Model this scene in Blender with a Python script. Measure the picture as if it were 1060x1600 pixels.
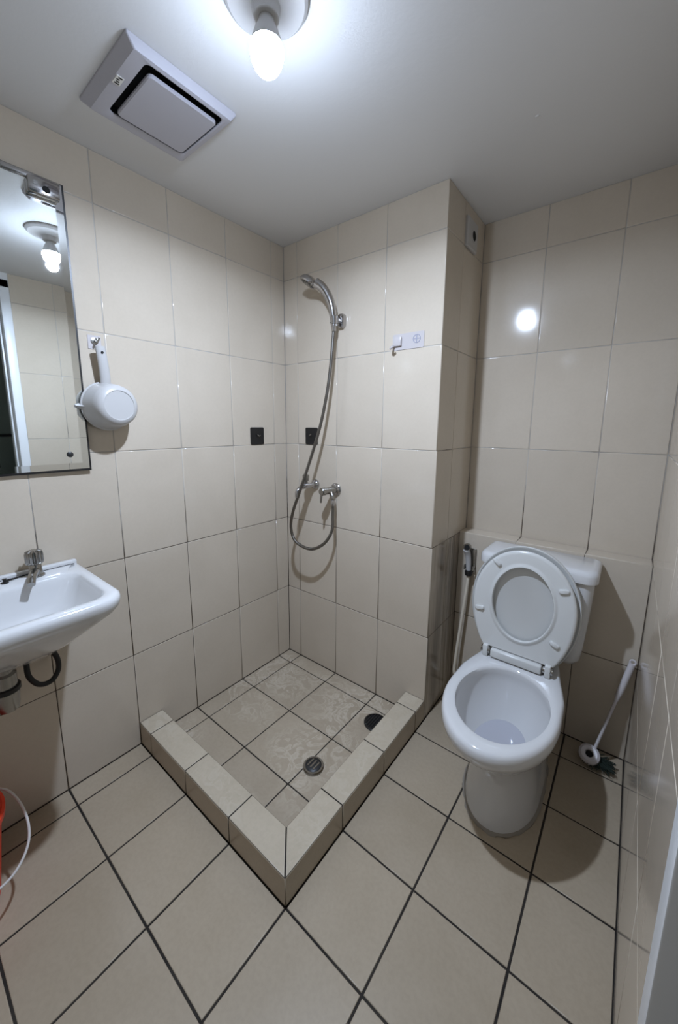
import bpy, bmesh, math, random
from mathutils import Vector, Matrix
random.seed(7)
for o in list(bpy.data.objects): bpy.data.objects.remove(o)
SC = bpy.context.scene; COL = SC.collection
PI = math.pi

# ------------------------------------------------------------------ camera, world, exposure
CAM = Vector((1.446, -1.3797, 1.2788)); YAW, PITCH, ROLL, F = 0.6688, -0.1632, 0.0064, 582.985
fwd = Vector((-math.sin(YAW)*math.cos(PITCH), math.cos(YAW)*math.cos(PITCH), math.sin(PITCH)))
rgt = Vector((math.cos(YAW), math.sin(YAW), 0)); upv = rgt.cross(fwd)
r2 = rgt*math.cos(ROLL)+upv*math.sin(ROLL); u2 = -rgt*math.sin(ROLL)+upv*math.cos(ROLL)
cd = bpy.data.cameras.new('camera'); cam = bpy.data.objects.new('camera', cd); COL.objects.link(cam)
m = Matrix.Identity(4)
for i in range(3):
    m[i][0], m[i][1], m[i][2], m[i][3] = r2[i], u2[i], -fwd[i], CAM[i]
cam.matrix_world = m
cd.sensor_fit = 'VERTICAL'; cd.sensor_height = 36.0; cd.sensor_width = 36.0*1060/1600
cd.lens = F*36.0/1600; cd.shift_y = -(800-760.5)/1600; cd.clip_start = 0.01
SC.camera = cam
wd = bpy.data.worlds.new('world'); SC.world = wd; wd.use_nodes = True
wd.node_tree.nodes['Background'].inputs[0].default_value = (.5, .52, .55, 1)
wd.node_tree.nodes['Background'].inputs[1].default_value = 0.05
SC.view_settings.view_transform = 'Standard'; SC.view_settings.look = 'None'
SC.view_settings.gamma = 1.0; SC.view_settings.use_curve_mapping = False
SC.view_settings.exposure = 0.0
LAMP_GLOW = 135.0      # lit dome of the bulb
LAMP_WATTS = 6.0     # all-round light of the bulb below its collar
LAMP_DOWN = 17.5       # extra light straight down from its flat tip
LAMP_COLOR = (.77, .92, 1.18)
LAMP = Vector((.768, -.769, 2.02))

# ------------------------------------------------------------------ materials
def mat(name, color, rough=.5, metal=0., coat=0., trans=0., emit=None, estr=0., ior=1.45):
    M = bpy.data.materials.new(name); M.use_nodes = True
    b = M.node_tree.nodes['Principled BSDF']
    b.inputs['Base Color'].default_value = (*color, 1); b.inputs['Roughness'].default_value = rough
    b.inputs['Metallic'].default_value = metal; b.inputs['Coat Weight'].default_value = coat
    b.inputs['Coat Roughness'].default_value = .05
    b.inputs['Transmission Weight'].default_value = trans; b.inputs['IOR'].default_value = ior
    if emit:
        b.inputs['Emission Color'].default_value = (*emit, 1); b.inputs['Emission Strength'].default_value = estr
    return M
def N(M, t): return M.node_tree.nodes.new(t)
def Lk(M, a, b): M.node_tree.links.new(a, b)
def bsdf(M): return M.node_tree.nodes['Principled BSDF']
def ramp(M, stops):
    r = N(M, 'ShaderNodeValToRGB'); e = r.color_ramp.elements
    e[0].position, e[0].color = stops[0][0], (*stops[0][1], 1); e[1].position, e[1].color = stops[1][0], (*stops[1][1], 1)
    for p, c in stops[2:]:
        x = e.new(p); x.color = (*c, 1)
    return r
def noise(M, scale, detail=4, rough=.55, dist=0., vec=None):
    n = N(M, 'ShaderNodeTexNoise'); n.inputs['Scale'].default_value = scale; n.inputs['Detail'].default_value = detail
    n.inputs['Roughness'].default_value = rough; n.inputs['Distortion'].default_value = dist
    if vec: Lk(M, vec, n.inputs['Vector'])
    return n
def worldpos(M): return N(M, 'ShaderNodeNewGeometry').outputs['Position']
def mixc(M, fac, a, b):
    x = N(M, 'ShaderNodeMix'); x.data_type = 'RGBA'
    for s, v in ((0, fac), (6, a), (7, b)):
        if hasattr(v, 'is_linked'): Lk(M, v, x.inputs[s])
        elif s == 0: x.inputs[0].default_value = v
        else: x.inputs[s].default_value = (*v, 1)
    return x.outputs[2]
def bump(M, h, strength, dist=.002):
    b = N(M, 'ShaderNodeBump'); b.inputs['Strength'].default_value = strength; b.inputs['Distance'].default_value = dist
    Lk(M, h, b.inputs['Height']); Lk(M, b.outputs[0], bsdf(M).inputs['Normal'])

def tile_mat(name, c1, c2, rough, mottle=.5, swirl=None, bumpk=.05):
    M = mat(name, c1, rough); P = worldpos(M)
    n = noise(M, 3.2, 5, .6, .3, P); r = ramp(M, [(.3, c1), (.7, c2)]); Lk(M, n.outputs[0], r.inputs[0])
    oi = N(M, 'ShaderNodeObjectInfo')
    hsv = N(M, 'ShaderNodeHueSaturation'); mr = N(M, 'ShaderNodeMapRange')
    Lk(M, oi.outputs['Random'], mr.inputs[0]); mr.inputs[3].default_value = .96; mr.inputs[4].default_value = 1.03
    Lk(M, mr.outputs[0], hsv.inputs['Value']); Lk(M, r.outputs[0], hsv.inputs['Color'])
    out = hsv.outputs[0]
    n2 = noise(M, 90, 3, .6, 0, P)
    r2_ = ramp(M, [(.35, (.93, .93, .93)), (.6, (1, 1, 1))]); Lk(M, n2.outputs[0], r2_.inputs[0])
    mx = N(M, 'ShaderNodeMix'); mx.data_type = 'RGBA'; mx.blend_type = 'MULTIPLY'; mx.inputs[0].default_value = mottle
    Lk(M, out, mx.inputs[6]); Lk(M, r2_.outputs[0], mx.inputs[7]); out = mx.outputs[2]
    if swirl:
        region = noise(M, 2.6, 2, .5, .2, P); rr = ramp(M, [(.44, (0, 0, 0)), (.6, (1, 1, 1))]); Lk(M, region.outputs[0], rr.inputs[0])
        sw = noise(M, 13, 4, .55, 1.9, P); sr = ramp(M, [(.47, (0, 0, 0)), (.53, (1, 1, 1)), (.6, (.25, .25, .25))]); Lk(M, sw.outputs[0], sr.inputs[0])
        mm = N(M, 'ShaderNodeMath'); mm.operation = 'MULTIPLY'; Lk(M, rr.outputs[0], mm.inputs[0]); Lk(M, sr.outputs[0], mm.inputs[1])
        m3 = N(M, 'ShaderNodeMath'); m3.operation = 'MULTIPLY'; Lk(M, mm.outputs[0], m3.inputs[0]); m3.inputs[1].default_value = .75
        out = mixc(M, m3.outputs[0], out, swirl)
    Lk(M, out, bsdf(M).inputs['Base Color'])
    nb = noise(M, 9, 2, .5, 0, P); bump(M, nb.outputs[0], bumpk, .004)
    return M
def grout_mat(name, c1, c2, lo, hi, dirt=None):
    M = mat(name, c1, .85); P = worldpos(M)
    n = noise(M, 5, 5, .65, 0, P); r = ramp(M, [(lo, c1), (hi, c2)]); Lk(M, n.outputs[0], r.inputs[0]); out = r.outputs[0]
    if dirt:   # mould that has taken hold of the wet lower courses, with a ragged upper limit
        sp = N(M, 'ShaderNodeSeparateXYZ'); Lk(M, P, sp.inputs[0])
        a = N(M, 'ShaderNodeMath'); a.operation = 'MULTIPLY_ADD'; Lk(M, n.outputs[0], a.inputs[0]); a.inputs[1].default_value = -1.5; Lk(M, sp.outputs[2], a.inputs[2])
        rr = ramp(M, [(0., (1, 1, 1)), (.35, (0, 0, 0))]); Lk(M, a.outputs[0], rr.inputs[0])
        out = mixc(M, rr.outputs[0], out, dirt)
    Lk(M, out, bsdf(M).inputs['Base Color']); return M

TILE_W = tile_mat('wall_tile_glaze', (.535, .462, .37), (.58, .505, .41), .10, .3)
TILE_F = tile_mat('floor_tile_glaze', (.37, .30, .213), (.425, .35, .258), .3, .8, bumpk=.08)
TILE_P = tile_mat('shower_tile_stained', (.37, .305, .222), (.43, .355, .265), .4, .9, swirl=(.56, .49, .39), bumpk=.1)
TILE_C = tile_mat('curb_tile_glaze', (.45, .38, .28), (.51, .435, .33), .34, .8, swirl=(.54, .475, .375), bumpk=.1)
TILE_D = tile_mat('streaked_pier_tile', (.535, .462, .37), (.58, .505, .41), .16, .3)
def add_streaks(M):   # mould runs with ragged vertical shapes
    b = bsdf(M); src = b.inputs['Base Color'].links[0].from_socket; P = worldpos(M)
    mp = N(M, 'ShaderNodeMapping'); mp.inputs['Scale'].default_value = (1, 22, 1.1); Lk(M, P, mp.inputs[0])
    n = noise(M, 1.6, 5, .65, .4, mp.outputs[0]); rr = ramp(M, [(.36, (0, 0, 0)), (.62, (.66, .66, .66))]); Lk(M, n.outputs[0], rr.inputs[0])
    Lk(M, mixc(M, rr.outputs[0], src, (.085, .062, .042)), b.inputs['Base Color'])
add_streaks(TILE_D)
GROUT_W = grout_mat('wall_grout', (.46, .43, .39), (.36, .33, .29), .4, .65, (.06, .045, .033))
GROUT_F = grout_mat('floor_grout', (.012, .009, .007), (.03, .024, .018), .4, .65)
PAINT = mat('ceiling_paint', (.70, .695, .69), .6)
_n = noise(PAINT, 60, 3, .6, 0, worldpos(PAINT)); bump(PAINT, _n.outputs[0], .12, .003)
CERAMIC = mat('white_ceramic', (.62, .615, .61), .12, coat=.4)
SEAT_P = mat('white_seat_plastic', (.60, .60, .58), .22)
PLASTIC = mat('white_plastic', (.47, .455, .44), .3)
FAN_P = mat('fan_plastic', (.46, .45, .49), .42)
CHROME = mat('chrome', (.50, .49, .49), .13, 1.)
CHROME_D = mat('dull_chrome', (.34, .33, .31), .22, 1.)
HOSE_M = mat('steel_hose', (.20, .19, .175), .3, 1.)
BLACK = mat('black_plastic', (.012, .011, .011), .35)
RUBBER = mat('black_rubber', (.012, .011, .010), .55)
DARK = mat('dark_void', (.006, .006, .006), .8)
IRON = mat('dark_grate', (.03, .03, .03), .4, .3)
MIRROR = mat('mirror_silver', (.86, .89, .88), .012, 1.)
CLEAR = mat('clear_hook_plastic', (.50, .46, .45), .25)
EMBL = mat('grey_print', (.30, .30, .36), .5)
RED = mat('red_plastic', (.75, .055, .02), .35)
WIRE = mat('white_cord', (.6, .57, .54), .5)
HOSE_W = mat('cream_hose', (.74, .66, .53), .4)
BRISTLE = mat('dark_green_bristle', (.03, .045, .035), .8)
BRUSH_P = mat('brush_plastic', (.62, .58, .58), .4)
CAULK = mat('dirty_caulk', (.27, .24, .2), .9)
WATER = mat('toilet_water', (.42, .42, .46), .04)
FRAME = mat('door_frame_white', (.74, .75, .76), .3)
HALL = mat('hall_wall_paint', (.40, .47, .42), .7)
HALL_F = mat('hall_floor', (.3, .28, .26), .5)
STICKER = mat('fan_sticker', (.75, .73, .68), .5)

# ------------------------------------------------------------------ helpers
def link(name, me, material=None, parent=None, smooth=None):
    o = bpy.data.objects.new(name, me); COL.objects.link(o)
    if material and not me.materials: me.materials.append(material)
    if parent: o.parent = parent
    if smooth is not None:
        me.shade_smooth(); me.set_sharp_from_angle(angle=math.radians(smooth))
    return o
def obj(name, bm, material, parent=None, smooth=35):
    bmesh.ops.recalc_face_normals(bm, faces=bm.faces)
    me = bpy.data.meshes.new(name); bm.to_mesh(me); bm.free()
    return link(name, me, material, parent, smooth)
def tag(o, label, cat, group=None, kind=None):
    o['label'] = label; o['category'] = cat
    if group: o['group'] = group
    if kind: o['kind'] = kind
    return o
def thing(name, label, cat, loc, group=None, kind=None):
    o = bpy.data.objects.new(name, None); COL.objects.link(o); o.location = loc; o.empty_display_size = .05
    return tag(o, label, cat, group, kind)
class Rel:   # builds parts in world coordinates under an Empty that stands at the thing's base
    def __init__(s, root): s.root = root; s.off = Vector(root.location)
    def part(s, name, bm, material, parent=None, smooth=35):
        bmesh.ops.translate(bm, verts=bm.verts, vec=-s.off)
        return obj(name, bm, material, parent or s.root, smooth)
def box(bm, lo, hi, bevel=0., seg=2):
    vs = bmesh.ops.create_cube(bm, size=1)['verts']
    c = [(a+b)/2 for a, b in zip(lo, hi)]; d = [b-a for a, b in zip(lo, hi)]
    for v in vs: v.co = Vector([v.co[i]*d[i]+c[i] for i in range(3)])
    if bevel:
        es = {e for v in vs for e in v.link_edges}
        bmesh.ops.bevel(bm, geom=list(es), offset=bevel, segments=seg, affect='EDGES', profile=.5)
    return bm
def nb(): return bmesh.new()
def frame(d):
    d = Vector(d).normalized(); a = Vector((0, 0, 1)) if abs(d.z) < .9 else Vector((1, 0, 0))
    u = a.cross(d).normalized(); return u, d.cross(u), d
def loft(bm, rings, cap0=True, cap1=True, closed=True):
    R_ = [[bm.verts.new(p) for p in r] for r in rings]; n = len(R_[0])
    for a, b in zip(R_, R_[1:]):
        for i in range(n if closed else n-1):
            j = (i+1) % n; bm.faces.new((a[i], a[j], b[j], b[i]))
    if cap0: bm.faces.new(list(reversed(R_[0])))
    if cap1: bm.faces.new(R_[-1])
    return bm
def lathe(bm, o, d, prof, n=32, cap0=True, cap1=True):
    u, v, w = frame(d); o = Vector(o)
    return loft(bm, [[o+w*h+(u*math.cos(2*PI*k/n)+v*math.sin(2*PI*k/n))*max(r, 1e-5) for k in range(n)] for r, h in prof], cap0, cap1)
def spline(pts, per=10):
    P = [Vector(p) for p in pts]; P = [P[0]*2-P[1]]+P+[P[-1]*2-P[-2]]; out = []
    for i in range(1, len(P)-2):
        a, b, c, d = P[i-1:i+3]
        for k in range(per):
            t = k/per; out.append(.5*((2*b)+(c-a)*t+(2*a-5*b+4*c-d)*t*t+(3*b-a-3*c+d)*t**3))
    out.append(P[-2]); return out
def tube(bm, pts, rad, n=12, cap=True, flat=1.):
    rings = []; u = None
    for i, p in enumerate(pts):
        t = (pts[min(i+1, len(pts)-1)]-pts[max(i-1, 0)]).normalized()
        if u is None: u = frame(t)[0]
        u = (u-t*u.dot(t)).normalized(); v = t.cross(u); r = rad(i/(len(pts)-1)) if callable(rad) else rad
        rings.append([p+(u*math.cos(2*PI*k/n)+v*math.sin(2*PI*k/n)*flat)*r for k in range(n)])
    return loft(bm, rings, cap, cap)
def resample(pts, step):
    out = [pts[0]]; acc = 0
    for a, b in zip(pts, pts[1:]):
        L = (b-a).length; d = step-acc
        while d <= L: out.append(a+(b-a)*(d/L)); d += step
        acc = L-(d-step)
    return out
def ribbed(bm, pts, r, pitch=.0045, n=12, k=.16):
    ps = resample(pts, pitch/2); rings = []; u = None
    for i, p in enumerate(ps):
        t = (ps[min(i+1, len(ps)-1)]-ps[max(i-1, 0)]).normalized()
        if u is None: u = frame(t)[0]
        u = (u-t*u.dot(t)).normalized(); v = t.cross(u); rr = r*(1 if i % 2 else 1-k)
        rings.append([p+(u*math.cos(2*PI*q/n)+v*math.sin(2*PI*q/n))*rr for q in range(n)])
    return loft(bm, rings)
def rrect(x0, x1, y0, y1, r, z, n=8):   # rounded rectangle ring, 4*n points; r per corner (x1y1, x0y1, x0y0, x1y0)
    if not isinstance(r, (tuple, list)): r = (r,)*4
    out = []
    for q, (cx, cy, a0) in enumerate(((x1, y1, 0), (x0, y1, 90), (x0, y0, 180), (x1, y0, 270))):
        rr = r[q]; ox = cx-rr if cx == x1 else cx+rr; oy = cy-rr if cy == y1 else cy+rr
        for k in range(n):
            a = math.radians(a0+90*k/(n-1)); out.append(Vector((ox+rr*math.cos(a), oy+rr*math.sin(a), z)))
    return out

# polygon tile: local XY polygon, face at z = 0, body below
_tiles = {}
def inset(poly, d):
    n = len(poly); out = []
    for i in range(n):
        p0, p1, p2 = Vector(poly[i-1]), Vector(poly[i]), Vector(poly[(i+1) % n])
        e1 = (p1-p0).normalized(); e2 = (p2-p1).normalized(); n1 = Vector((-e1.y, e1.x)); n2 = Vector((-e2.y, e2.x))
        out.append(p1+(n1+n2)*(d/(1+n1.dot(n2))))
    return out
def tile_mesh(poly, gap, th, bev, material):
    key = (tuple((round(a, 4), round(b, 4)) for a, b in poly), gap, th, bev, material.name)
    if key in _tiles: return _tiles[key]
    bm = nb(); p = [Vector(q) for q in poly]
    lv = [(gap/2, -th), (gap/2, -bev), (gap/2+bev*.35, -bev*.3), (gap/2+bev*1.2, 0)]
    rings = [[bm.verts.new((q.x, q.y, z)) for q in inset(p, d)] for d, z in lv]; n = len(p)
    for a, b in zip(rings, rings[1:]):
        for i in range(n): bm.faces.new((a[i], a[(i+1) % n], b[(i+1) % n], b[i])).smooth = True
    top = bm.faces.new(rings[-1]); top.smooth = True
    bmesh.ops.recalc_face_normals(bm, faces=bm.faces)
    me = bpy.data.meshes.new('tile'); bm.to_mesh(me); bm.free(); me.materials.append(material)
    # front face keeps its flat normal, the rounded arris blends into it
    nrm = []
    for poly_ in me.polygons:
        for li in poly_.loop_indices:
            v = me.vertices[me.loops[li].vertex_index]
            nrm.append(Vector((0, 0, 1)) if v.co.z > -1e-6 else v.normal.copy())
    me.normals_split_custom_set(nrm)
    _tiles[key] = me; return me
def tiles(parent, O, u, v, us, vs, material, gap=.0024, th=.006, bev=.0018, skip=None, jitter=.0003):
    u, v, O = Vector(u), Vector(v), Vector(O); n = u.cross(v)
    for i in range(len(us)-1):
        for j in range(len(vs)-1):
            if skip and skip((us[i]+us[i+1])/2, (vs[j]+vs[j+1])/2): continue
            w, h = abs(us[i+1]-us[i]), abs(vs[j+1]-vs[j])
            me = tile_mesh([(-w/2, -h/2), (w/2, -h/2), (w/2, h/2), (-w/2, h/2)], gap, th, bev, material)
            o = bpy.data.objects.new('tile', me); COL.objects.link(o); o.parent = parent
            c = O+u*((us[i]+us[i+1])/2)+v*((vs[j]+vs[j+1])/2)+n*random.uniform(-jitter, jitter)
            o.matrix_local = Matrix(((u.x, v.x, n.x, c.x), (u.y, v.y, n.y, c.y), (u.z, v.z, n.z, c.z), (0, 0, 0, 1)))
def poly_tile(parent, poly, z, material, gap=.004, th=.006, bev=.0018):
    me = tile_mesh(poly, gap, th, bev, material); o = bpy.data.objects.new('tile', me); COL.objects.link(o); o.parent = parent; o.location = (0, 0, z)
def struct(name, lo, hi, material, label, cat):
    o = obj(name, box(nb(), lo, hi), material, None, 30); return tag(o, label, cat, kind='structure')

# ------------------------------------------------------------------ room shell
W, D, XR, H, YF, LY, LZ = .8404, .3867, 1.54, 2.132, -1.75, .30, .793
ZR = [0, .389, .7856, 1.1822, 1.5788, 1.9754, H]
G = .0016
wl = struct('wall_left', (-.1, YF-.1, -.05), (-G, .0, H), GROUT_W, 'left wall of glossy cream tiles behind mirror and washbasin', 'wall')
ys = [0, .0832, .3332, .5832, .8332, 1.0832, 1.3332, 1.5832, -YF]
tiles(wl, (0, YF, 0), (0, 1, 0), (0, 0, 1), sorted([-YF-y for y in ys]), ZR, TILE_W)
wb = struct('wall_back', (-.1, G, -.05), (W-G, D+.1, H), GROUT_W, 'shower back wall and projecting tiled pier carrying the hand shower', 'wall')
XS = [0, .0897, .3397, .5897, W]
tiles(wb, (0, 0, 0), (1, 0, 0), (0, 0, 1), XS, ZR, TILE_W)
tiles(wb, (W, 0, 0), (0, 1, 0), (0, 0, 1), [0, .16, D], ZR[2:], TILE_W)
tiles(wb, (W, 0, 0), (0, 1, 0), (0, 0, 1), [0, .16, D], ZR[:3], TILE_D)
wt = struct('wall_recess', (W-G, D+G, -.05), (XR+.1, D+.1, H), GROUT_W, 'recessed tiled wall above the ledge behind the toilet', 'wall')
XT = [W, 1.0879, 1.3379, XR]
tiles(wt, (0, D, 0), (1, 0, 0), (0, 0, 1), XT, ZR[2:], TILE_W)
ledge = struct('wall_ledge', (W-G, LY+G, -.05), (XR, D+G, LZ-G), GROUT_W, 'low tiled ledge behind the toilet tank', 'ledge')
tiles(ledge, (0, LY, 0), (1, 0, 0), (0, 0, 1), [W, 1.0869, 1.336, XR], [0, .389, LZ], TILE_W)
tiles(ledge, (0, LY, LZ), (1, 0, 0), (0, 1, 0), [W, 1.0879, 1.3379, XR], [0, D-LY], TILE_W)
JY, JW, JY2 = -.795, .045, -1.60        # door frame starts / its face width / far end of the opening
wr = struct('wall_right', (XR+G, JY, -.05), (XR+.1, D+.1, H), GROUT_W, 'glossy tiled right wall beside the toilet', 'wall')
tiles(wr, (XR, D, 0), (0, -1, 0), (0, 0, 1), [0, D-.167, D+.0832, D+.3332, D+.5832, D-JY], ZR, TILE_W)
wr2 = struct('wall_right_end', (XR+G, YF-.1, -.05), (XR+.1, JY2, H), GROUT_W, 'short tiled end of right wall beyond the doorway', 'wall')
tiles(wr2, (XR, JY2, 0), (0, -1, 0), (0, 0, 1), [0, JY2-YF], ZR, TILE_W)
wf = struct('wall_front', (-.1, YF-.1, -.05), (XR+.1, YF-G, H), GROUT_W, 'tiled wall behind the photographer', 'wall')
tiles(wf, (XR, YF, 0), (-1, 0, 0), (0, 0, 1), sorted([XR-x for x in (0, .0897, .3397, .5897, W, 1.09, 1.34, XR)]), ZR, TILE_W)
ceil = struct('ceiling', (-.1, YF-.1, H), (XR+.1, D+.1, H+.08), PAINT, 'plain painted ceiling holding the lamp and exhaust fan', 'ceiling')
# a plaster blemish on the ceiling
bm = nb(); bmesh.ops.create_icosphere(bm, subdivisions=2, radius=1)
for v in bm.verts: v.co = Vector((v.co.x*.006, v.co.y*.004, v.co.z*.002))+Vector((1.135, -.105, H))
obj('plaster_blob', bm, PAINT, ceil)
fl = struct('floor', (-.1, YF-.1, -.08), (XR+.1, D+.1, -.0022), GROUT_F, 'beige square tiled bathroom floor with dark grout', 'floor')
CX, CY, CIX, CIY, CZ = W, -.8332, .747, -.739, .0939
yl = [0, .0832, .3332, .5832, .739]
def fy(v): return sorted([-y for y in v])
tiles(fl, (0, 0, 0), (1, 0, 0), (0, 1, 0), [0, .0897, .3397, .5897, CIX], fy(yl), TILE_P, gap=.005)
fys = [LY, .1668, -.0832, -.3332, -.5832, -.8332, -1.0832, -1.3332, -1.5832, YF]
tiles(fl, (0, 0, 0), (1, 0, 0), (0, 1, 0), [0, .0897, .3397, .5897, W, 1.0897, 1.3397, XR], sorted(fys), TILE_F, gap=.0055, skip=lambda x, y: x < W and y > CY)
# shower curb
curb = tag(obj('trim_1', box(box(nb(), (0, CY+G, -.01), (W-G, CIY-G, CZ-G)), (CIX+G, CIY-G, -.01), (W-G, 0, CZ-G)), GROUT_F, None, 30), 'raised tiled curb around the corner shower floor', 'shower curb', kind='structure')
xs = [0, .0897, .3397, .5897]
for a, b in zip(xs, xs[1:]): poly_tile(curb, [(a, CY), (b, CY), (b, CIY), (a, CIY)], CZ, TILE_C)
poly_tile(curb, [(.5897, CY), (W, CY), (CIX, CIY), (.5897, CIY)], CZ, TILE_C)
poly_tile(curb, [(W, CY), (W, -.5832), (CIX, -.5832), (CIX, CIY)], CZ, TILE_C)
yq = [-.5832, -.3332, -.0832, 0]
for a, b in zip(yq, yq[1:]): poly_tile(curb, [(CIX, a), (W, a), (W, b), (CIX, b)], CZ, TILE_C)
tiles(curb, (0, CY, 0), (1, 0, 0), (0, 0, 1), XS, [0, CZ-.001], TILE_F, gap=.004)
tiles(curb, (W, 0, 0), (0, 1, 0), (0, 0, 1), [CY, -.5832, -.3332, -.0832, 0], [0, CZ-.001], TILE_F, gap=.004)
tiles(curb, (CIX, CIY, 0), (-1, 0, 0), (0, 0, 1), sorted([CIX-x for x in (0, .0897, .3397, .5897, CIX)]), [0, CZ-.001], TILE_P, gap=.004)
tiles(curb, (CIX, 0, 0), (0, -1, 0), (0, 0, 1), [0, .0832, .3332, .5832, .739], [0, CZ-.001], TILE_P, gap=.004)
# door frame and hall beyond it
dj = thing('door_1', 'white door frame around the open doorway in the right wall', 'door frame', (XR, JY, 0), kind='structure'); r = Rel(dj)
for y0, y1 in ((JY-JW, JY), (JY2, JY2+JW)):
    r.part('jamb', box(nb(), (XR-.005, y0, 0), (XR+.105, y1, 2.095), .003), FRAME)
r.part('door_head', box(nb(), (XR-.005, JY2, 2.05), (XR+.105, JY, 2.098), .003), FRAME)
r.part('door_stop', box(nb(), (XR+.05, JY-JW-.012, 0), (XR+.105, JY-JW, 2.05), .002), FRAME)
r.part('lintel', box(nb(), (XR+G, JY2, 2.098), (XR+.1, JY, H), .0), PAINT)
struct('floor_hall', (XR+.1, -2.4, -.08), (2.9, .3, -.004), HALL_F, 'dim hall floor outside the doorway', 'floor')
struct('wall_hall', (2.8, -2.4, -.05), (2.9, .3, 2.4), HALL, 'pale green hall wall opposite the doorway', 'wall')
struct('wall_hall_side', (XR+.1, .2, -.05), (2.8, .3, 2.4), HALL, 'pale green hall end wall', 'wall')
struct('wall_hall_end', (XR+.1, -2.4, -.05), (2.8, -2.3, 2.4), HALL, 'pale green hall end wall behind the photographer', 'wall')
struct('ceiling_hall', (XR+.1, -2.4, 2.32), (2.8, .3, 2.4), PAINT, 'hall ceiling', 'ceiling')

# ------------------------------------------------------------------ toilet
TX = 1.187
def egg(cx, hw, yw, yf, yb, z, pb=2., n=56, pf=2.):   # widest at yw, front tip yf, back end yb; p = superellipse power of each half
    out = []
    for k in range(n):
        a = 2*PI*k/n; c, s = math.cos(a), math.sin(a); p = pb if s > 0 else pf
        x = hw*math.copysign(abs(c)**(2/p), c); y = (yb-yw if s > 0 else yw-yf)*math.copysign(abs(s)**(2/p), s)
        out.append(Vector((cx+x, yw+y, z)))
    return out
t = thing('toilet', 'white ceramic close-coupled toilet with its seat and lid raised', 'toilet', (TX, -.05, 0)); r = Rel(t)
bm = nb()
outer = [egg(TX+.012, .118, -.10, -.298, .20, .0, 3.2), egg(TX+.012, .118, -.10, -.297, .20, .02, 3.2), egg(TX+.01, .108, -.10, -.280, .20, .07, 3.2), egg(TX+.008, .102, -.10, -.268, .205, .14, 3.2),
         egg(TX+.005, .104, -.11, -.275, .21, .19, 3.), egg(TX, .116, -.13, -.305, .22, .24, 3.), egg(TX, .138, -.15, -.355, .235, .28, 3.), egg(TX, .158, -.17, -.405, .245, .315, 3.),
         egg(TX, .169, -.18, -.432, .25, .345, 3.), egg(TX, .173, -.185, -.442, .25, .37, 3.), egg(TX, .172, -.185, -.441, .25, .388, 3.), egg(TX, .168, -.185, -.435, .248, .397, 3.), egg(TX, .161, -.185, -.426, .245, .4005, 3.)]
inner = [egg(TX+.004, .146, -.19, -.393, .0, .4005), egg(TX+.004, .139, -.19, -.384, -.008, .397), egg(TX+.004, .137, -.19, -.381, -.011, .388), egg(TX+.004, .140, -.19, -.384, -.008, .37), egg(TX+.004, .139, -.19, -.382, -.01, .345),
         egg(TX+.004, .128, -.19, -.365, -.02, .30), egg(TX+.004, .108, -.19, -.335, -.035, .255), egg(TX+.004, .080, -.185, -.295, -.055, .215), egg(TX+.004, .058, -.175, -.262, -.075, .19), egg(TX+.004, .05, -.17, -.25, -.085, .14)]
# back of the rim narrows towards the hinge shelf
def waist(rings):
    for R_ in rings:
        for p in R_:
            if p.y > -.12:
                f = min(1, (p.y+.12)/.2); f = f*f*(3-2*f); p.x = TX+(p.x-TX)*(1-.16*f)
waist(outer[6:])
loft(bm, outer+inner, True, True)
r.part('bowl', bm, CERAMIC, None, 50)
bm = nb(); loft(bm, [egg(TX+.004, .083, -.185, -.299, -.052, .219)], False, True); r.part('water', bm, WATER)
bm = nb(); loft(bm, [egg(TX+.012, .126, -.10, -.306, .2, .0, 3.), egg(TX+.012, .125, -.10, -.305, .2, .004, 3.), egg(TX+.012, .116, -.10, -.296, .2, .010, 3.)], True, True)
for v in bm.verts:
    if v.co.z < .008: v.co.x += random.uniform(-.004, .004); v.co.y += random.uniform(-.004, .004)
cp = r.part('floor_caulk', bm, CAULK); cp['label'] = 'dirty grey cement bead at the foot'
# tank
tx = 1.197
bm = nb(); rings = []
for z, hw, y0, y1, rad in ((.405, .150, .150, .27, .03), (.41, .160, .140, .28, .035), (.43, .170, .128, .288, .035), (.48, .176, .122, .29, .032), (.60, .184, .117, .291, .03), (.742, .190, .113, .292, .03)):
    rings.append(rrect(tx-hw, tx+hw, y0, y1, (.012, .012, rad, rad), z))
loft(bm, rings); tk = r.part('tank', bm, CERAMIC, None, 45)
bm = nb(); rings = []
for z, k in ((.740, .004), (.742, 0), (.766, 0), (.776, .003), (.782, .009), (.785, .02)):
    rings.append(rrect(tx-.200+k, tx+.200-k, .100+k, .295-k*.5, (.015, .015, .04, .04), z))
loft(bm, rings); r.part('tank_lid', bm, CERAMIC, None, 60)
bm = nb(); box(bm, (TX-.11, .14, .385), (TX+.11, .285, .412), .008); r.part('tank_shelf', bm, CERAMIC)
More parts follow.
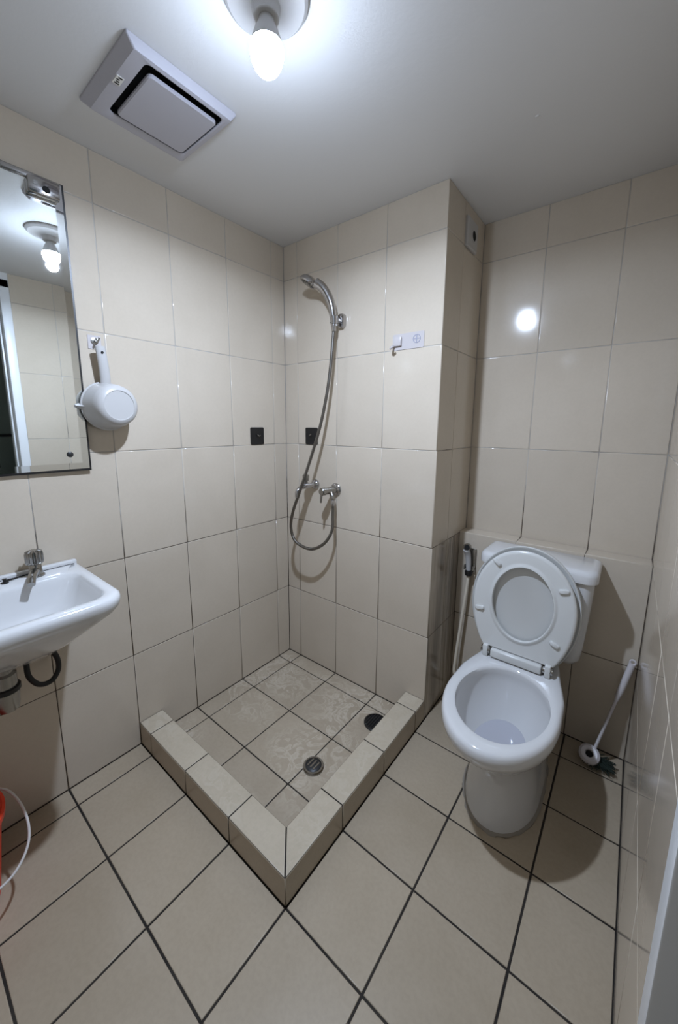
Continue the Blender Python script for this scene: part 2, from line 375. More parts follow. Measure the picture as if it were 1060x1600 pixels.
# raised seat and lid, local frame: u across, v up along the leaning plane, w towards the viewer
SXC, HY, HZ, LEAN = 1.179, .040, .418, math.radians(5.5)
Vv = Vector((0, math.sin(LEAN), math.cos(LEAN))); Wv = Vector((0, -math.cos(LEAN), math.sin(LEAN)))
def sp(u, v, w): return Vector((SXC, HY, HZ))+Vector((1, 0, 0))*u+Vv*v+Wv*w
def seat_outline(hw, top, grow=0., n=72):
    out = []
    for k in range(n):
        a = -PI/2+2*PI*k/n; c, s = math.cos(a), math.sin(a)
        x = hw*c; y = .205+((top-.205) if s > 0 else .262)*s
        y = max(y, .022-grow); out.append((x, y))
    return out
def seat_ring(hw, top, w, grow=0.): return [sp(x, y, w) for x, y in seat_outline(hw, top, grow)]
bm = nb(); loft(bm, [seat_ring(.174, .411, -.030), seat_ring(.182, .421, -.027), seat_ring(.186, .426, -.020), seat_ring(.186, .426, -.010), seat_ring(.184, .424, -.007), seat_ring(.180, .419, -.008), seat_ring(.177, .415, -.012)])
r.part('lid', bm, SEAT_P, None, 50)
def hole(hw, hh, w, n=72): return [sp(hw*math.cos(-PI/2+2*PI*k/n), .213+hh*math.sin(-PI/2+2*PI*k/n)+(.0), w) for k in range(n)]
bm = nb()
R_ = [seat_ring(.168, .405, .001), seat_ring(.174, .412, .003), seat_ring(.175, .413, .010), seat_ring(.171, .408, .015), seat_ring(.163, .399, .0165), hole(.119, .156, .013), hole(.113, .149, .0135), hole(.110, .145, .017), hole(.105, .139, .017), hole(.102, .136, .013), hole(.104, .138, .001)]
loft(bm, R_+[R_[0]], False, False); bmesh.ops.remove_doubles(bm, verts=bm.verts, dist=1e-5)
seat = r.part('seat', bm, SEAT_P, None, 50)
for u, v, ang in ((-.098, .352, -40), (.128, .300, 12), (-.146, .160, 5), (.118, .105, -25)):
    bm = nb(); rings = []
    for w, k in ((.010, 1), (.021, 1), (.024, .8)):
        ring = rrect(-.017*k, .017*k, -.007*k, .007*k, .0065*k, 0); ca, sa = math.cos(math.radians(ang)), math.sin(math.radians(ang))
        rings.append([sp(u+p.x*ca-p.y*sa, v+p.x*sa+p.y*ca, w) for p in ring])
    loft(bm, rings); r.part('bumper', bm, SEAT_P, seat, 50)
bm = nb(); box(bm, (SXC-.088, HY-.032, HZ-.013), (SXC+.088, HY-.004, HZ+.020), .007, 3); r.part('hinge_bar', bm, SEAT_P)
for s in (-1, 1):
    x = SXC+s*.107
    bm = nb(); box(bm, (x-.010, HY-.030, HZ-.018), (x+.010, HY+.012, HZ+.028), .005, 2)
    h = r.part('hinge', bm, SEAT_P)
    bm = nb(); lathe(bm, (x-.0165, HY-.016, HZ+.006), (1, 0, 0), [(.012, 0), (.013, .002), (.013, .031), (.012, .033)], 20)
    r.part('hinge_pin', bm, CHROME_D, h)

# ------------------------------------------------------------------ washbasin
SY, SW = -1.21, .229; ZS = .819
def sring(x1, hy, z, rad, x0=.002): return rrect(x0, x1, SY-hy, SY+hy, (rad, .006, .006, rad), z, 10)
t = thing('washbasin', 'white wall-hung ceramic washbasin below the mirror', 'sink', (.0, SY, .62)); r = Rel(t)
bm = nb()
out_ = [sring(.15, .09, .628, .06), sring(.20, .11, .632, .07), sring(.245, .132, .65, .075), sring(.29, .155, .683, .075), sring(.335, .180, .72, .075), sring(.370, .202, .752, .07), sring(.388, .215, .77, .065), sring(.397, .223, .785, .065), sring(.400, .2265, .803, .065), sring(.397, .2245, .814, .063), sring(.388, .218, .819, .06)]
def iring(x0, x1, hy, z, rad): return rrect(x0, x1, SY-hy, SY+hy, rad, z, 10)
in_ = [iring(.092, .368, .198, .819, .05), iring(.097, .362, .193, .815, .05), iring(.102, .356, .188, .805, .05), iring(.108, .346, .180, .785, .05), iring(.118, .328, .162, .745, .06), iring(.14, .305, .13, .712, .06), iring(.18, .265, .07, .700, .04), iring(.21, .235, .02, .697, .012)]
loft(bm, out_+in_); r.part('basin', bm, CERAMIC, None, 55)
bm = nb(); box(bm, (.001, SY-.222, .812), (.021, SY+.222, .832), .005, 3); r.part('back_lip', bm, CERAMIC)
bm = nb(); box(bm, (.0205, SY-.218, .8185), (.0235, SY+.212, .8202)); p_ = r.part('crack_line', bm, DARK); p_['label'] = 'dark crack line along the back lip'  # crack between lip and deck, drawn as a thin black strip
bm = nb(); lathe(bm, (.222, SY, .697), (0, 0, 1), [(.022, 0), (.022, .003), (.016, .004)], 24); r.part('waste_ring', bm, CHROME)
t = thing('basin_tap', 'chrome pillar tap with fluted knob on the washbasin', 'tap', (.052, -1.105, .819)); r = Rel(t)
fx, fyy = .052, -1.105
bm = nb(); lathe(bm, (fx, fyy, .8195), (0, 0, 1), [(.022, 0), (.022, .004), (.017, .008), (.0155, .034), (.012, .040)], 24); r.part('tap_body', bm, CHROME_D)
bm = nb(); tube(bm, spline([(fx, fyy, .836), (fx+.035, fyy-.012, .840), (fx+.068, fyy-.024, .838), (fx+.088, fyy-.031, .826)], 8), lambda q: .0125-.003*q, 16); r.part('spout', bm, CHROME_D)
bm = nb(); rings = []
for h, k in ((.858, .8), (.861, .95), (.866, 1), (.888, 1), (.897, .9), (.901, .55)):
    rings.append([Vector((fx+math.cos(2*PI*i/48)*k*(.021+.0022*(1 if i % 4 < 2 else -1)), fyy+math.sin(2*PI*i/48)*k*(.021+.0022*(1 if i % 4 < 2 else -1)), h)) for i in range(48)])
loft(bm, rings); r.part('knob', bm, CHROME_D, None, 25)
t = thing('plug_chain_stay', 'small black chain stay on the basin deck', 'chain stay', (.05, -1.178, .819)); r = Rel(t)
bm = nb(); lathe(bm, (.05, -1.178, .8195), (0, 0, 1), [(.009, 0), (.009, .003), (.004, .005), (.004, .011), (.006, .013)], 18); r.part('stud', bm, BLACK)
bm = nb(); tube(bm, spline([(.05, -1.178, .826), (.04, -1.16, .823), (.03, -1.138, .8225), (.027, -1.122, .8225)], 6), .0022, 8); r.part('chain', bm, BLACK)
# trap and supply hose
t = thing('bottle_trap', 'chrome bottle trap hanging under the washbasin', 'drain trap', (.15, -1.222, .488)); r = Rel(t)
bm = nb(); lathe(bm, (.15, -1.222, .488), (0, 0, 1), [(.017, 0), (.024, .004), (.027, .02), (.029, .055), (.029, .06)], 28); r.part('cup', bm, CHROME_D)
bm = nb(); lathe(bm, (.15, -1.222, .548), (0, 0, 1), [(.033, 0), (.033, .012), (.028, .014)], 28); r.part('lock_ring', bm, BLACK)
bm = nb(); lathe(bm, (.15, -1.222, .562), (0, 0, 1), [(.027, 0), (.027, .035), (.019, .04), (.019, .066)], 28); r.part('tailpipe', bm, CHROME_D)
bm = nb(); tube(bm, spline([(.15, -1.222, .585), (.10, -1.225, .585), (.05, -1.226, .585), (.001, -1.226, .585)], 4), .014, 16); lathe(bm, (.001, -1.226, .585), (1, 0, 0), [(.032, 0), (.03, .005), (.016, .008)], 24); r.part('outlet_pipe', bm, CHROME_D)
t = thing('supply_hose', 'black flexible supply hose looping under the washbasin', 'hose', (.06, -1.10, .46)); r = Rel(t)
bm = nb(); tube(bm, spline([(.055, -1.114, .63), (.058, -1.099, .585), (.06, -1.082, .535), (.063, -1.084, .495), (.066, -1.106, .470), (.066, -1.136, .476), (.06, -1.156, .510), (.046, -1.156, .545), (.028, -1.152, .555)], 8), .0075, 14); r.part('hose', bm, RUBBER)
bm = nb(); lathe(bm, (.001, -1.150, .556), (1, 0, 0), [(.022, 0), (.02, .004), (.010, .006), (.010, .03), (.012, .032), (.012, .045)], 22); r.part('angle_valve', bm, CHROME_D)

# ------------------------------------------------------------------ bucket
t = thing('bucket', 'red plastic bucket on the floor under the washbasin', 'bucket', (.17, -1.405, .0)); r = Rel(t)
bo = (.17, -1.405, .001)
bm = nb(); lathe(bm, bo, (0, 0, 1), [(.105, 0), (.11, .003), (.135, .235), (.143, .237), (.144, .252), (.138, .254), (.134, .25), (.108, .008), (.05, .006)], 48); r.part('pail', bm, RED)
bm = nb()
pts = [Vector((bo[0]-.09, bo[1]+.115, .240)), Vector((bo[0]-.03, bo[1]+.158, .236)), Vector((bo[0]+.045, bo[1]+.176, .20)), Vector((bo[0]+.10, bo[1]+.165, .155)), Vector((bo[0]+.145, bo[1]+.115, .135)), Vector((bo[0]+.17, bo[1]+.03, .16)), Vector((bo[0]+.155, bo[1]-.06, .205)), Vector((bo[0]+.11, bo[1]-.10, .240))]
tube(bm, spline(pts, 8), .0032, 10); p_ = r.part('bail_handle', bm, WIRE); p_['label'] = 'white cord handle'

# ------------------------------------------------------------------ mirror
t = thing('wall_mirror', 'frameless wall mirror with dark edges above the washbasin', 'mirror', (0, -1.17, 1.131)); r = Rel(t)
t.location.x = .0042; t.rotation_euler.z = -.014   # hangs a touch proud at its right edge
y0, y1, z0, z1 = -1.43, -.921, 1.132, 1.981
bm = nb(); box(bm, (.0005, y0-.004, z0-.007), (.006, y1+.0055, z1+.003)); r.part('backing', bm, BLACK)
bm = nb(); bw = .020
a = [bm.verts.new(q) for q in ((.0065, y0, z0), (.0065, y1, z0), (.0065, y1, z1), (.0065, y0, z1))]
b = [bm.verts.new(q) for q in ((.008, y0+bw, z0+bw), (.008, y1-bw, z0+bw), (.008, y1-bw, z1-bw), (.008, y0+bw, z1-bw))]
c = [bm.verts.new((.0055, v.co.y, v.co.z)) for v in a]
bm.faces.new(b)
for i in range(4):
    j = (i+1) % 4; bm.faces.new((a[i], a[j], b[j], b[i])); bm.faces.new((c[i], c[j], a[j], a[i]))
r.part('glass', bm, MIRROR, None, 1)
bm = nb(); lathe(bm, (.0075, -.973, 1.180), (1, 0, 0), [(.009, 0), (.009, .003), (.006, .005)], 22); p_ = r.part('lower_screw', bm, IRON); p_['label'] = 'dark screw cap'
bm = nb(); box(bm, (.0078, -1.008, 1.925), (.030, -.932, 1.968), .006, 2); br = r.part('corner_bracket', bm, CHROME); br['label'] = 'chrome mirror bracket'
bm = nb(); lathe(bm, (.0295, -.966, 1.942), (1, 0, 0), [(.0095, 0), (.0095, .001)], 22); r.part('screw_hole', bm, DARK, br)
bm = nb(); box(bm, (.0298, -.995, 1.946), (.0305, -.984, 1.957)); r.part('slot', bm, CHROME_D, br)
bm = nb(); box(bm, (.0078, -1.06, 1.966), (.014, -.926, 1.9805), .002); r.part('top_clip', bm, CHROME)

# ------------------------------------------------------------------ dipper on its hook
t = thing('hook_sticker', 'clear adhesive wall hook above the dipper', 'hook', (0, -.866, 1.545)); r = Rel(t)
bm = nb(); box(bm, (.0003, -.886, 1.523), (.0018, -.846, 1.567), .0005, 1); r.part('pad', bm, CLEAR)
bm = nb(); lathe(bm, (.0015, -.866, 1.549), (1, 0, 0), [(.011, 0), (.011, .003), (.006, .004)], 20); tube(bm, spline([(.003, -.866, 1.549), (.02, -.866, 1.545), (.034, -.866, 1.547), (.042, -.866, 1.553)], 6), .003, 10); r.part('peg', bm, CHROME_D)
t = thing('water_dipper', 'white plastic water dipper hanging by its handle', 'dipper', (.02, -.862, 1.337)); r = Rel(t)
dc = Vector((.014, -.853, 1.337)); ax = Vector((.092, .008, .002)).normalized()
bm = nb(); lathe(bm, dc, ax, [(.074, .003), (.080, 0), (.081, .005), (.077, .008), (.074, .03), (.070, .06), (.065, .078), (.057, .088), (.048, .0905), (.0465, .0885), (.0, .0885)], 56, False, False)
lathe(bm, dc, ax, [(.074, .003), (.070, .03), (.062, .078), (.0, .083)], 56, False, False)
bowl = r.part('bowl', bm, PLASTIC, None, 40)
bm = nb(); loft(bm, [[dc+Vector((.0, -.066, .012)), dc+Vector((.004, -.066, -.016)), dc+Vector((.034, -.066, -.004))], [dc+Vector((.0, -.094, .004)), dc+Vector((.004, -.094, -.006)), dc+Vector((.012, -.092, -.001))]]); r.part('pouring_lip', bm, PLASTIC)
bm = nb(); hp = spline([dc+Vector((.010, .000, .066)), dc+Vector((.018, -.002, .10)), dc+Vector((.022, -.006, .145)), dc+Vector((.022, -.011, .192))], 8)
tube(bm, hp, lambda q: .0165-.0015*q, 20, True, .62); r.part('handle', bm, PLASTIC)
bm = nb(); q = dc+Vector((.0325, -.009, .172)); lathe(bm, q, (1, 0, 0), [(.004, -.001), (.004, .0012)], 14); r.part('hang_hole', bm, DARK)

# ------------------------------------------------------------------ black adhesive plates
def plate(u, label):
    t = thing('adhesive_plate', label, 'wall plate', u, 'black square adhesive plates in the shower corner'); return t
t = plate((0, -.195, 1.225), 'black square adhesive plate on the left wall'); r = Rel(t)
bm = nb(); loft(bm, [[Vector((x, -.195+p.x, 1.225+p.y)) for p in rrect(-.04, .04, -.041, .041, .007, 0)] for x in (.0004, .004)]); r.part('pad', bm, BLACK)
bm = nb(); tube(bm, spline([(.004, -.200, 1.232), (.012, -.198, 1.229), (.014, -.192, 1.225), (.013, -.186, 1.229)], 5), .0028, 8); r.part('hook', bm, CHROME_D)
t = plate((.182, 0, 1.225), 'black square adhesive plate behind the shower hose'); r = Rel(t)
bm = nb(); loft(bm, [[Vector((.182+p.x, y, 1.225+p.y)) for p in rrect(-.04, .04, -.041, .041, .007, 0)] for y in (-.0004, -.004)]); r.part('pad', bm, BLACK)
bm = nb(); tube(bm, spline([(.176, -.004, 1.229), (.178, -.012, 1.228), (.184, -.014, 1.231), (.190, -.013, 1.234)], 5), .0028, 8); r.part('hook', bm, CHROME_D)
# clear adhesive strip with hook near the pier edge
t = thing('adhesive_hook_strip', 'clear plastic adhesive hook strip near the pier edge', 'hook', (.698, 0, 1.608)); r = Rel(t)
bm = nb(); loft(bm, [[Vector((.698+p.x, y, 1.608+p.y)) for p in rrect(-.068, .070, -.030, .031, .006, 0)] for y in (-.0004, -.0018)]); st = r.part('strip', bm, CLEAR)
bm = nb(); lathe(bm, (.737, -.0017, 1.613), (0, -1, 0), [(.0165, 0), (.0165, .0012), (.0135, .0012), (.0135, 0)], 28, False, False)
box(bm, (.7225, -.0028, 1.6115), (.7515, -.0017, 1.6145)); box(bm, (.7355, -.0029, 1.5985), (.7385, -.0016, 1.6275)); r.part('round_emblem', bm, EMBL, st)
bm = nb(); box(bm, (.640, -.012, 1.592), (.672, -.0017, 1.628), .003); tube(bm, spline([(.640, -.008, 1.597), (.636, -.022, 1.588), (.640, -.034, 1.582), (.650, -.036, 1.588)], 6), .005, 10); r.part('hook', bm, CLEAR)

# ------------------------------------------------------------------ hand shower
t = thing('shower_holder', 'chrome wall bracket holding the hand shower', 'shower bracket', (.362, 0, 1.735)); r = Rel(t)
bm = nb(); loft(bm, [[Vector((.372+p.x*k, y, 1.732+p.y*k)) for p in rrect(-.019, .019, -.030, .030, .016, 0)] for y, k in ((-.0005, 1), (-.016, 1), (-.022, .85))]); r.part('back_plate', bm, CHROME)
bm = nb(); lathe(bm, (.362, -.050, 1.712), (-.05, -.02, 1), [(.0125, 0), (.0150, .001), (.0175, .032), (.0150, .032), (.0125, 0)], 26, False, False); box(bm, (.358, -.036, 1.720), (.372, -.020, 1.742), .003); r.part('cradle', bm, CHROME)
t = thing('hand_shower', 'chrome hand shower with steel hose hanging on the back wall', 'shower', (.36, -.05, 1.70)); r = Rel(t)
path = spline([(.361, -.050, 1.704), (.357, -.051, 1.745), (.351, -.055, 1.790), (.335, -.062, 1.832), (.313, -.072, 1.866), (.288, -.083, 1.886)], 8)
bm = nb(); tube(bm, path, lambda q: .0125+.0065*min(1, q*2.0)+.004*max(0, q-.6), 20); hd = r.part('handle', bm, CHROME)
fn = Vector((-.42, -.30, -.86)).normalized(); hc = Vector((.256, -.092, 1.898))
bm = nb(); lathe(bm, hc, fn, [(.004, -.018), (.022, -.016), (.034, -.008), (.040, .002), (.041, .010), (.038, .014), (.032, .014), (.030, .010)], 36); r.part('head', bm, CHROME)
bm = nb(); lathe(bm, hc+fn*.010, fn, [(.030, 0), (.030, .004), (.018, .006), (.017, .009), (.004, .010)], 32); r.part('spray_face', bm, CHROME_D)
for k in range(10):
    a = 2*PI*k/10; uu, vv, _ = frame(fn); c_ = hc+fn*.0145+(uu*math.cos(a)+vv*math.sin(a))*.024
    bm = nb(); lathe(bm, c_, fn, [(.0028, -.002), (.0024, .002)], 8); r.part('nozzle', bm, BLACK)
bm = nb(); lathe(bm, path[3], path[4]-path[3], [(.0145, -.003), (.0152, -.001), (.0152, .001), (.0145, .003)], 24); r.part('handle_ring', bm, BLACK, hd)
hose = [(.361, -.050, 1.706), (.357, -.05, 1.66), (.348, -.055, 1.543), (.334, -.065, 1.419), (.305, -.08, 1.268), (.258, -.1, 1.108), (.218, -.122, .976), (.171, -.128, .86), (.156, -.127, .777), (.183, -.122, .712), (.268, -.11, .689), (.335, -.09, .723), (.366, -.066, .786), (.360, -.052, .86), (.3565, -.047, .915)]
bm = nb(); ribbed(bm, spline(hose, 14), .0078); r.part('hose', bm, HOSE_M, None, 60)
bm = nb(); lathe(bm, (.3565, -.047, .905), (0, 0, 1), [(.0105, 0), (.011, .002), (.011, .024), (.009, .0275)], 18); r.part('hose_nut', bm, CHROME)
bm = nb(); lathe(bm, (.361, -.050, 1.682), (-.03, 0, 1), [(.009, 0), (.011, .006), (.0115, .03)], 18); r.part('hose_nut', bm, CHROME)
t = thing('shower_valve', 'chrome shower stop valve with lever at hose end', 'valve', (.338, 0, .976)); r = Rel(t)
bm = nb(); lathe(bm, (.338, -.0005, .974), (0, -1, 0), [(.031, 0), (.031, .004), (.026, .010), (.016, .013)], 30); r.part('flange', bm, CHROME)
bm = nb(); lathe(bm, (.338, -.010, .974), (-.12, -1, 0), [(.0165, 0), (.0165, .065), (.0185, .066), (.0185, .086), (.015, .090)], 26); tube(bm, spline([(.338, -.040, .974), (.347, -.044, .958), (.354, -.046, .946), (.3562, -.047, .9345)], 5), .011, 16); r.part('body', bm, CHROME_D)
bm = nb(); tube(bm, spline([(.327, -.090, .972), (.325, -.094, .950), (.324, -.096, .922)], 6), lambda q: .007-.002*q, 12); r.part('lever', bm, CHROME_D)
t = thing('wall_tap', 'chrome bib tap behind the shower hose', 'tap', (.205, 0, .985)); r = Rel(t)
bm = nb(); lathe(bm, (.207, -.0005, .986), (0, -1, 0), [(.025, 0), (.025, .004), (.021, .012), (.012, .018)], 28); r.part('flange', bm, CHROME)
bm = nb(); lathe(bm, (.207, -.012, .986), (-.08, -1, 0), [(.0105, 0), (.0105, .035), (.0145, .04), (.0145, .075), (.010, .08)], 22)
tube(bm, spline([(.202, -.075, .984), (.200, -.105, .980), (.198, -.125, .962), (.198, -.128, .935)], 7), lambda q: .0105-.002*q, 16); r.part('body', bm, CHROME)
bm = nb(); lathe(bm, (.203, -.068, .992), (0, 0, 1), [(.010, 0), (.010, .018), (.015, .020), (.0165, .045), (.012, .050)], 20); r.part('knob', bm, CHROME_D)

# ------------------------------------------------------------------ floor drains
t = thing('floor_drain', 'round chrome floor drain in the middle of shower floor', 'drain', (.617, -.476, 0)); r = Rel(t)
bm = nb(); lathe(bm, (.617, -.476, -.001), (0, 0, 1), [(.040, 0), (.040, .007), (.037, .011), (.031, .011), (.031, .006)], 40); r.part('rim', bm, CHROME_D)
bm = nb(); lathe(bm, (.617, -.476, .004), (0, 0, 1), [(.030, 0), (.030, .005), (.024, .009), (.0, .010)], 36); r.part('cap', bm, IRON)
for k in range(3):
    bm = nb(); box(bm, (.600+.014*k, -.476-.018, .0125), (.606+.014*k, -.476+.018, .0145)); r.part('slot_bar', bm, CHROME_D)
t = thing('floor_drain', 'black round drain grate beside the shower curb', 'drain', (.683, -.150, 0)); r = Rel(t)
gc = (.685, -.150)
bm = nb(); lathe(bm, (*gc, -.001), (0, 0, 1), [(.050, 0), (.050, .006), (.047, .008), (.042, .008), (.042, .003)], 44); r.part('rim', bm, BLACK)
bm = nb(); lathe(bm, (*gc, .001), (0, 0, 1), [(.042, 0), (.042, .002)], 36); r.part('well', bm, DARK)
for k in range(-3, 4):
    L_ = math.sqrt(.043**2-(k*.011)**2); bm = nb(); box(bm, (gc[0]+k*.011-.002, gc[1]-L_, .003), (gc[0]+k*.011+.002, gc[1]+L_, .0065)); r.part('grate_bar', bm, BLACK)

# ------------------------------------------------------------------ white plate high on the pier
t = thing('wall_outlet_plate', 'white square plate with dark opening high on the pier', 'wall plate', (W, .222, 2.03)); r = Rel(t)
pc = (.222, 2.028)
bm = nb(); loft(bm, [[Vector((W+x, pc[0]+p.x*k, pc[1]+p.y*k)) for p in rrect(-.056, .056, -.054, .054, .005, 0)] for x, k in ((.0004, 1), (.008, 1), (.011, .93))]); r.part('plate', bm, PLASTIC)
bm = nb(); lathe(bm, (W+.0108, pc[0]+.012, pc[1]), (1, 0, 0), [(.024, 0), (.024, .002), (.019, .002), (.019, .0006)], 28, False, False); r.part('collar', bm, PLASTIC)
bm = nb(); lathe(bm, (W+.011, pc[0]+.012, pc[1]), (1, 0, 0), [(.019, 0), (.019, .0006)], 28); r.part('opening', bm, DARK)

# ------------------------------------------------------------------ bidet sprayer
t = thing('sprayer_bracket', 'black wall clip holding the bidet sprayer', 'bracket', (.9, LY, .62)); r = Rel(t)
bm = nb(); box(bm, (.884, LY-.010, .610), (.927, LY-.0005, .725), .003); box(bm, (.884, LY-.040, .628), (.8895, LY-.002, .650), .002); box(bm, (.9215, LY-.040, .628), (.927, LY-.002, .650), .002); r.part('clip', bm, CHROME_D)
t = thing('bidet_sprayer', 'white bidet sprayer with cream hose left of the tank', 'bidet sprayer', (.905, .27, .6)); r = Rel(t)
bm = nb(); tube(bm, spline([(.905, .270, .625), (.903, .268, .66), (.900, .262, .70), (.896, .250, .728)], 6), lambda q: .0115+.003*q, 18); r.part('handle', bm, PLASTIC)
bm = nb(); lathe(bm, (.897, .262, .737), (.12, -1, .12), [(.010, -.012), (.0165, -.006), (.0175, .014), (.015, .017)], 24); hd = r.part('head', bm, CHROME_D)
bm = nb(); lathe(bm, Vector((.897, .262, .737))+Vector((.12, -1, .12)).normalized()*.0165, (.12, -1, .12), [(.0125, 0), (.0125, .0016)], 20); r.part('nozzle_plate', bm, DARK, hd)
bm = nb(); lathe(bm, (.906, .2705, .600), (-.05, -.05, 1), [(.012, 0), (.0165, .004), (.0165, .022), (.013, .028)], 22); r.part('collar', bm, BLACK)
bm = nb(); tube(bm, spline([(.906, .2705, .605), (.902, .268, .54), (.893, .263, .42), (.884, .258, .30), (.876, .252, .18), (.874, .250, .11), (.890, .255, .075), (.92, .268, .085), (.935, .285, .10)], 8), .0072, 14); r.part('hose', bm, HOSE_W)
bm = nb(); lathe(bm, (.938, LY-.0005, .10), (0, -1, 0), [(.022, 0), (.02, .004), (.009, .006), (.009, .03), (.011, .032)], 20); r.part('angle_valve', bm, CHROME_D)

# ------------------------------------------------------------------ toilet brush
t = thing('toilet_brush', 'white-handled toilet brush leaning in the corner by the right wall', 'toilet brush', (1.44, .2, 0)); r = Rel(t)
b0, b1 = Vector((1.444, .206, .058)), Vector((1.522, .280, .415)); dr = (b1-b0).normalized()
bm = nb(); tube(bm, [b0, b0.lerp(b1, .3), b0.lerp(b1, .62)], .0052, 14); r.part('rod', bm, BRUSH_P)
bm = nb(); tube(bm, [b0.lerp(b1, .58), b0.lerp(b1, .64), b0.lerp(b1, .7), b0.lerp(b1, .85), b0.lerp(b1, .97), b1], lambda q: .0062+.0045*min(1, q*2.5), 18); gp = r.part('grip', bm, BRUSH_P)
bm = nb(); fcam = (CAM-b1).normalized(); s_ = dr.cross(fcam).normalized(); cc = b1+dr*.006
pts = [cc+(s_*math.cos(2*PI*k/24)+dr*math.sin(2*PI*k/24))*.0085 for k in range(25)]; tube(bm, pts, .0032, 8, False); r.part('hang_loop', bm, BRUSH_P, gp)
hcn = Vector((1.432, .193, .043)); fa = Vector((-.05, -.62, .78)).normalized()
bm = nb(); lathe(bm, hcn, fa, [(.012, .010), (.014, .017), (.026, .018), (.034, .010), (.035, -.004), (.030, -.014), (.012, -.014), (.012, .010)], 36, False, False); r.part('cap', bm, BRUSH_P)
bm = nb(); lathe(bm, hcn, fa, [(.012, .0), (.012, .008)], 20); r.part('socket', bm, DARK)
bm = nb()
for k in range(260):
    c_ = Vector((1.458+random.uniform(-.034, .044), .205+random.uniform(-.034, .03), random.uniform(.016, .036)))
    d = (c_-Vector((1.45, .205, .035))); d.z *= .6; d = (d.normalized()+Vector((random.uniform(-.4, .4), random.uniform(-.4, .4), random.uniform(-.3, .2))))*.014
    e = c_+d; e.z = max(e.z, .003); tube(bm, [c_-d, e], .0013, 3)
for v in bm.verts: v.co.z = max(v.co.z, .001)
br_ = r.part('bristles', bm, BRISTLE); br_['kind'] = 'stuff'

# ------------------------------------------------------------------ exhaust fan
t = thing('exhaust_fan', 'square grey-white ceiling exhaust fan with raised centre panel', 'exhaust fan', (.333, -.77, H)); r = Rel(t)
fx0, fx1, fy0, fy1 = .192, .477, -.915, -.625; ix0, ix1, iy0, iy1 = .241, .459, -.865, -.655
bm = nb(); loft(bm, [rrect(fx0, fx1, fy0, fy1, .004, H-.0005), rrect(fx0, fx1, fy0, fy1, .004, H-.006), rrect(fx0+.018, fx1-.005, fy0+.018, fy1-.014, .006, H-.024), rrect(ix0-.004, ix1+.004, iy0-.004, iy1+.004, .016, H-.026), rrect(ix0, ix1, iy0, iy1, .014, H-.024), rrect(ix0, ix1, iy0, iy1, .014, H-.021)], False, False)
r.part('frame', bm, FAN_P, None, 30)
bm = nb(); loft(bm, [rrect(ix0-.001, ix1+.001, iy0-.001, iy1+.001, .014, H-.0212), rrect(ix0-.001, ix1+.001, iy0-.001, iy1+.001, .014, H-.002)], False, True); r.part('dark_duct', bm, DARK)
bm = nb(); lathe(bm, (.35, -.76, H-.0021), (0, 0, -1), [(.012, 0), (.012, .021)], 20); r.part('panel_stem', bm, FAN_P)
bm = nb(); pa = (ix0+.010, ix1-.020, iy0+.016, iy1-.007); loft(bm, [rrect(*pa, .012, H-.022), rrect(*pa, .012, H-.027), rrect(pa[0]+.003, pa[1]-.003, pa[2]+.003, pa[3]-.003, .010, H-.030)]); r.part('centre_panel', bm, FAN_P, None, 30)
bm = nb(); box(bm, (.345, -.895, H-.0262), (.375, -.878, H-.0242)); stk = r.part('sticker', bm, STICKER); stk['label'] = 'small printed maker sticker'
for k in range(4):
    bm = nb(); box(bm, (.348+.007*k, -.892+.002*(k % 2), H-.0265), (.352+.007*k, -.881-.002*(k % 3), H-.0261)); r.part('print', bm, DARK, stk)

# ------------------------------------------------------------------ ceiling lamp
t = thing('ceiling_lamp', 'lit white bulb in a round ceiling holder', 'lamp', (LAMP.x, LAMP.y, H)); r = Rel(t)
bm = nb(); lathe(bm, (LAMP.x, LAMP.y, H-.0005), (0, 0, -1), [(.085, 0), (.085, .008), (.078, .014), (.036, .018), (.029, .022), (.026, .040), (.022, .042)], 40); r.part('holder', bm, PLASTIC)
bm = nb(); lathe(bm, (LAMP.x, LAMP.y, H-.040), (0, 0, -1), [(.015, 0), (.016, .008), (.024, .024), (.031, .042), (.033, .050)], 32); r.part('bulb_base', bm, PLASTIC)
BULB = mat('lit_bulb', (1, 1, 1), .5, emit=LAMP_COLOR, estr=LAMP_GLOW)
bm = nb(); zt = H-.090; lathe(bm, (LAMP.x, LAMP.y, zt), (0, 0, -1), [(.033, 0)]+[(.0345*math.cos(a*PI/20)+.0, .006+.046*math.sin(a*PI/20)) for a in range(0, 10)]+[(.0005, .052)], 28); r.part('bulb', bm, BULB)
ld = bpy.data.lights.new('bulb_light', 'SPOT'); ld.energy = LAMP_WATTS; ld.color = LAMP_COLOR; ld.spot_size = math.radians(179); ld.spot_blend = .13; ld.shadow_soft_size = .024
lo = bpy.data.objects.new('bulb_light', ld); COL.objects.link(lo); lo.parent = t; lo.location = (0, 0, zt-.053-H)
ld = bpy.data.lights.new('bulb_tip_light', 'AREA'); ld.shape = 'DISK'; ld.size = .04; ld.energy = LAMP_DOWN; ld.color = LAMP_COLOR
lo = bpy.data.objects.new('bulb_tip_light', ld); COL.objects.link(lo); lo.parent = t; lo.location = (0, 0, zt-.0535-H)

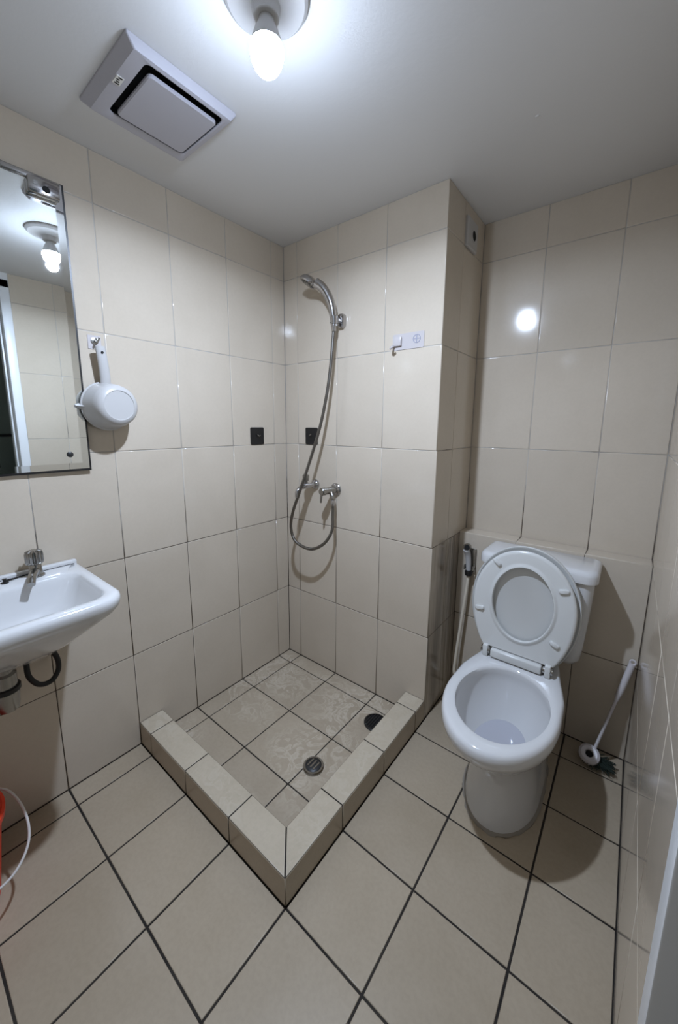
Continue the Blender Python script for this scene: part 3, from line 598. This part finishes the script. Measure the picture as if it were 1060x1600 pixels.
# ------------------------------------------------------------------ hall, seen in the mirror through the doorway
t = thing('hall_fill_lamp', 'unseen round fill lamp added on the hall ceiling', 'lamp', (2.2, -1.9, 2.32)); r = Rel(t)  # unseen lamp, added for weak fill light through the doorway
bm = nb(); lathe(bm, (2.2, -1.9, 2.3195), (0, 0, -1), [(.13, 0), (.13, .02), (.125, .03)], 40); r.part('base', bm, PLASTIC)
bm = nb(); lathe(bm, (2.2, -1.9, 2.29), (0, 0, -1), [(.12, 0), (.10, .03), (.06, .045), (.0, .05)], 36); r.part('shade', bm, mat('hall_fill_glow', (1, 1, 1), .5, emit=(1, .93, .84), estr=.5))
t = thing('wire_rack', 'black open rack in the hall seen in the mirror', 'rack', (2.36, -.62, 0)); r = Rel(t)
for x in (2.22, 2.50):
    for y in (-.86, -.40): r.part('leg', box(nb(), (x-.01, y-.01, -.004), (x+.01, y+.01, 1.2)), BLACK)
for z in (.25, .72, 1.18): r.part('shelf', box(nb(), (2.21, -.87, z), (2.51, -.39, z+.018)), BLACK)
t = thing('pump_bottle', 'white pump bottle standing on the hall rack', 'bottle', (2.30, -.675, 1.198)); r = Rel(t)
bm = nb(); lathe(bm, (2.30, -.675, 1.1985), (0, 0, 1), [(.03, 0), (.033, .004), (.033, .09), (.024, .11), (.012, .115)], 28); r.part('bottle_body', bm, PLASTIC)
bm = nb(); lathe(bm, (2.30, -.675, 1.312), (0, 0, 1), [(.014, 0), (.014, .018), (.005, .02), (.005, .045)], 18); box(bm, (2.265, -.683, 1.355), (2.31, -.667, 1.37), .003); r.part('pump', bm, BLACK)
t = thing('wire_basket', 'dark basket of toiletries on the hall rack middle shelf', 'basket', (2.34, -.65, .738)); r = Rel(t)
bm = nb(); loft(bm, [rrect(2.25, 2.45, -.80, -.48, .03, .7385), rrect(2.24, 2.46, -.81, -.47, .03, .90), rrect(2.247, 2.453, -.803, -.477, .028, .90), rrect(2.257, 2.443, -.793, -.487, .028, .745)]); r.part('basket_body', bm, IRON)
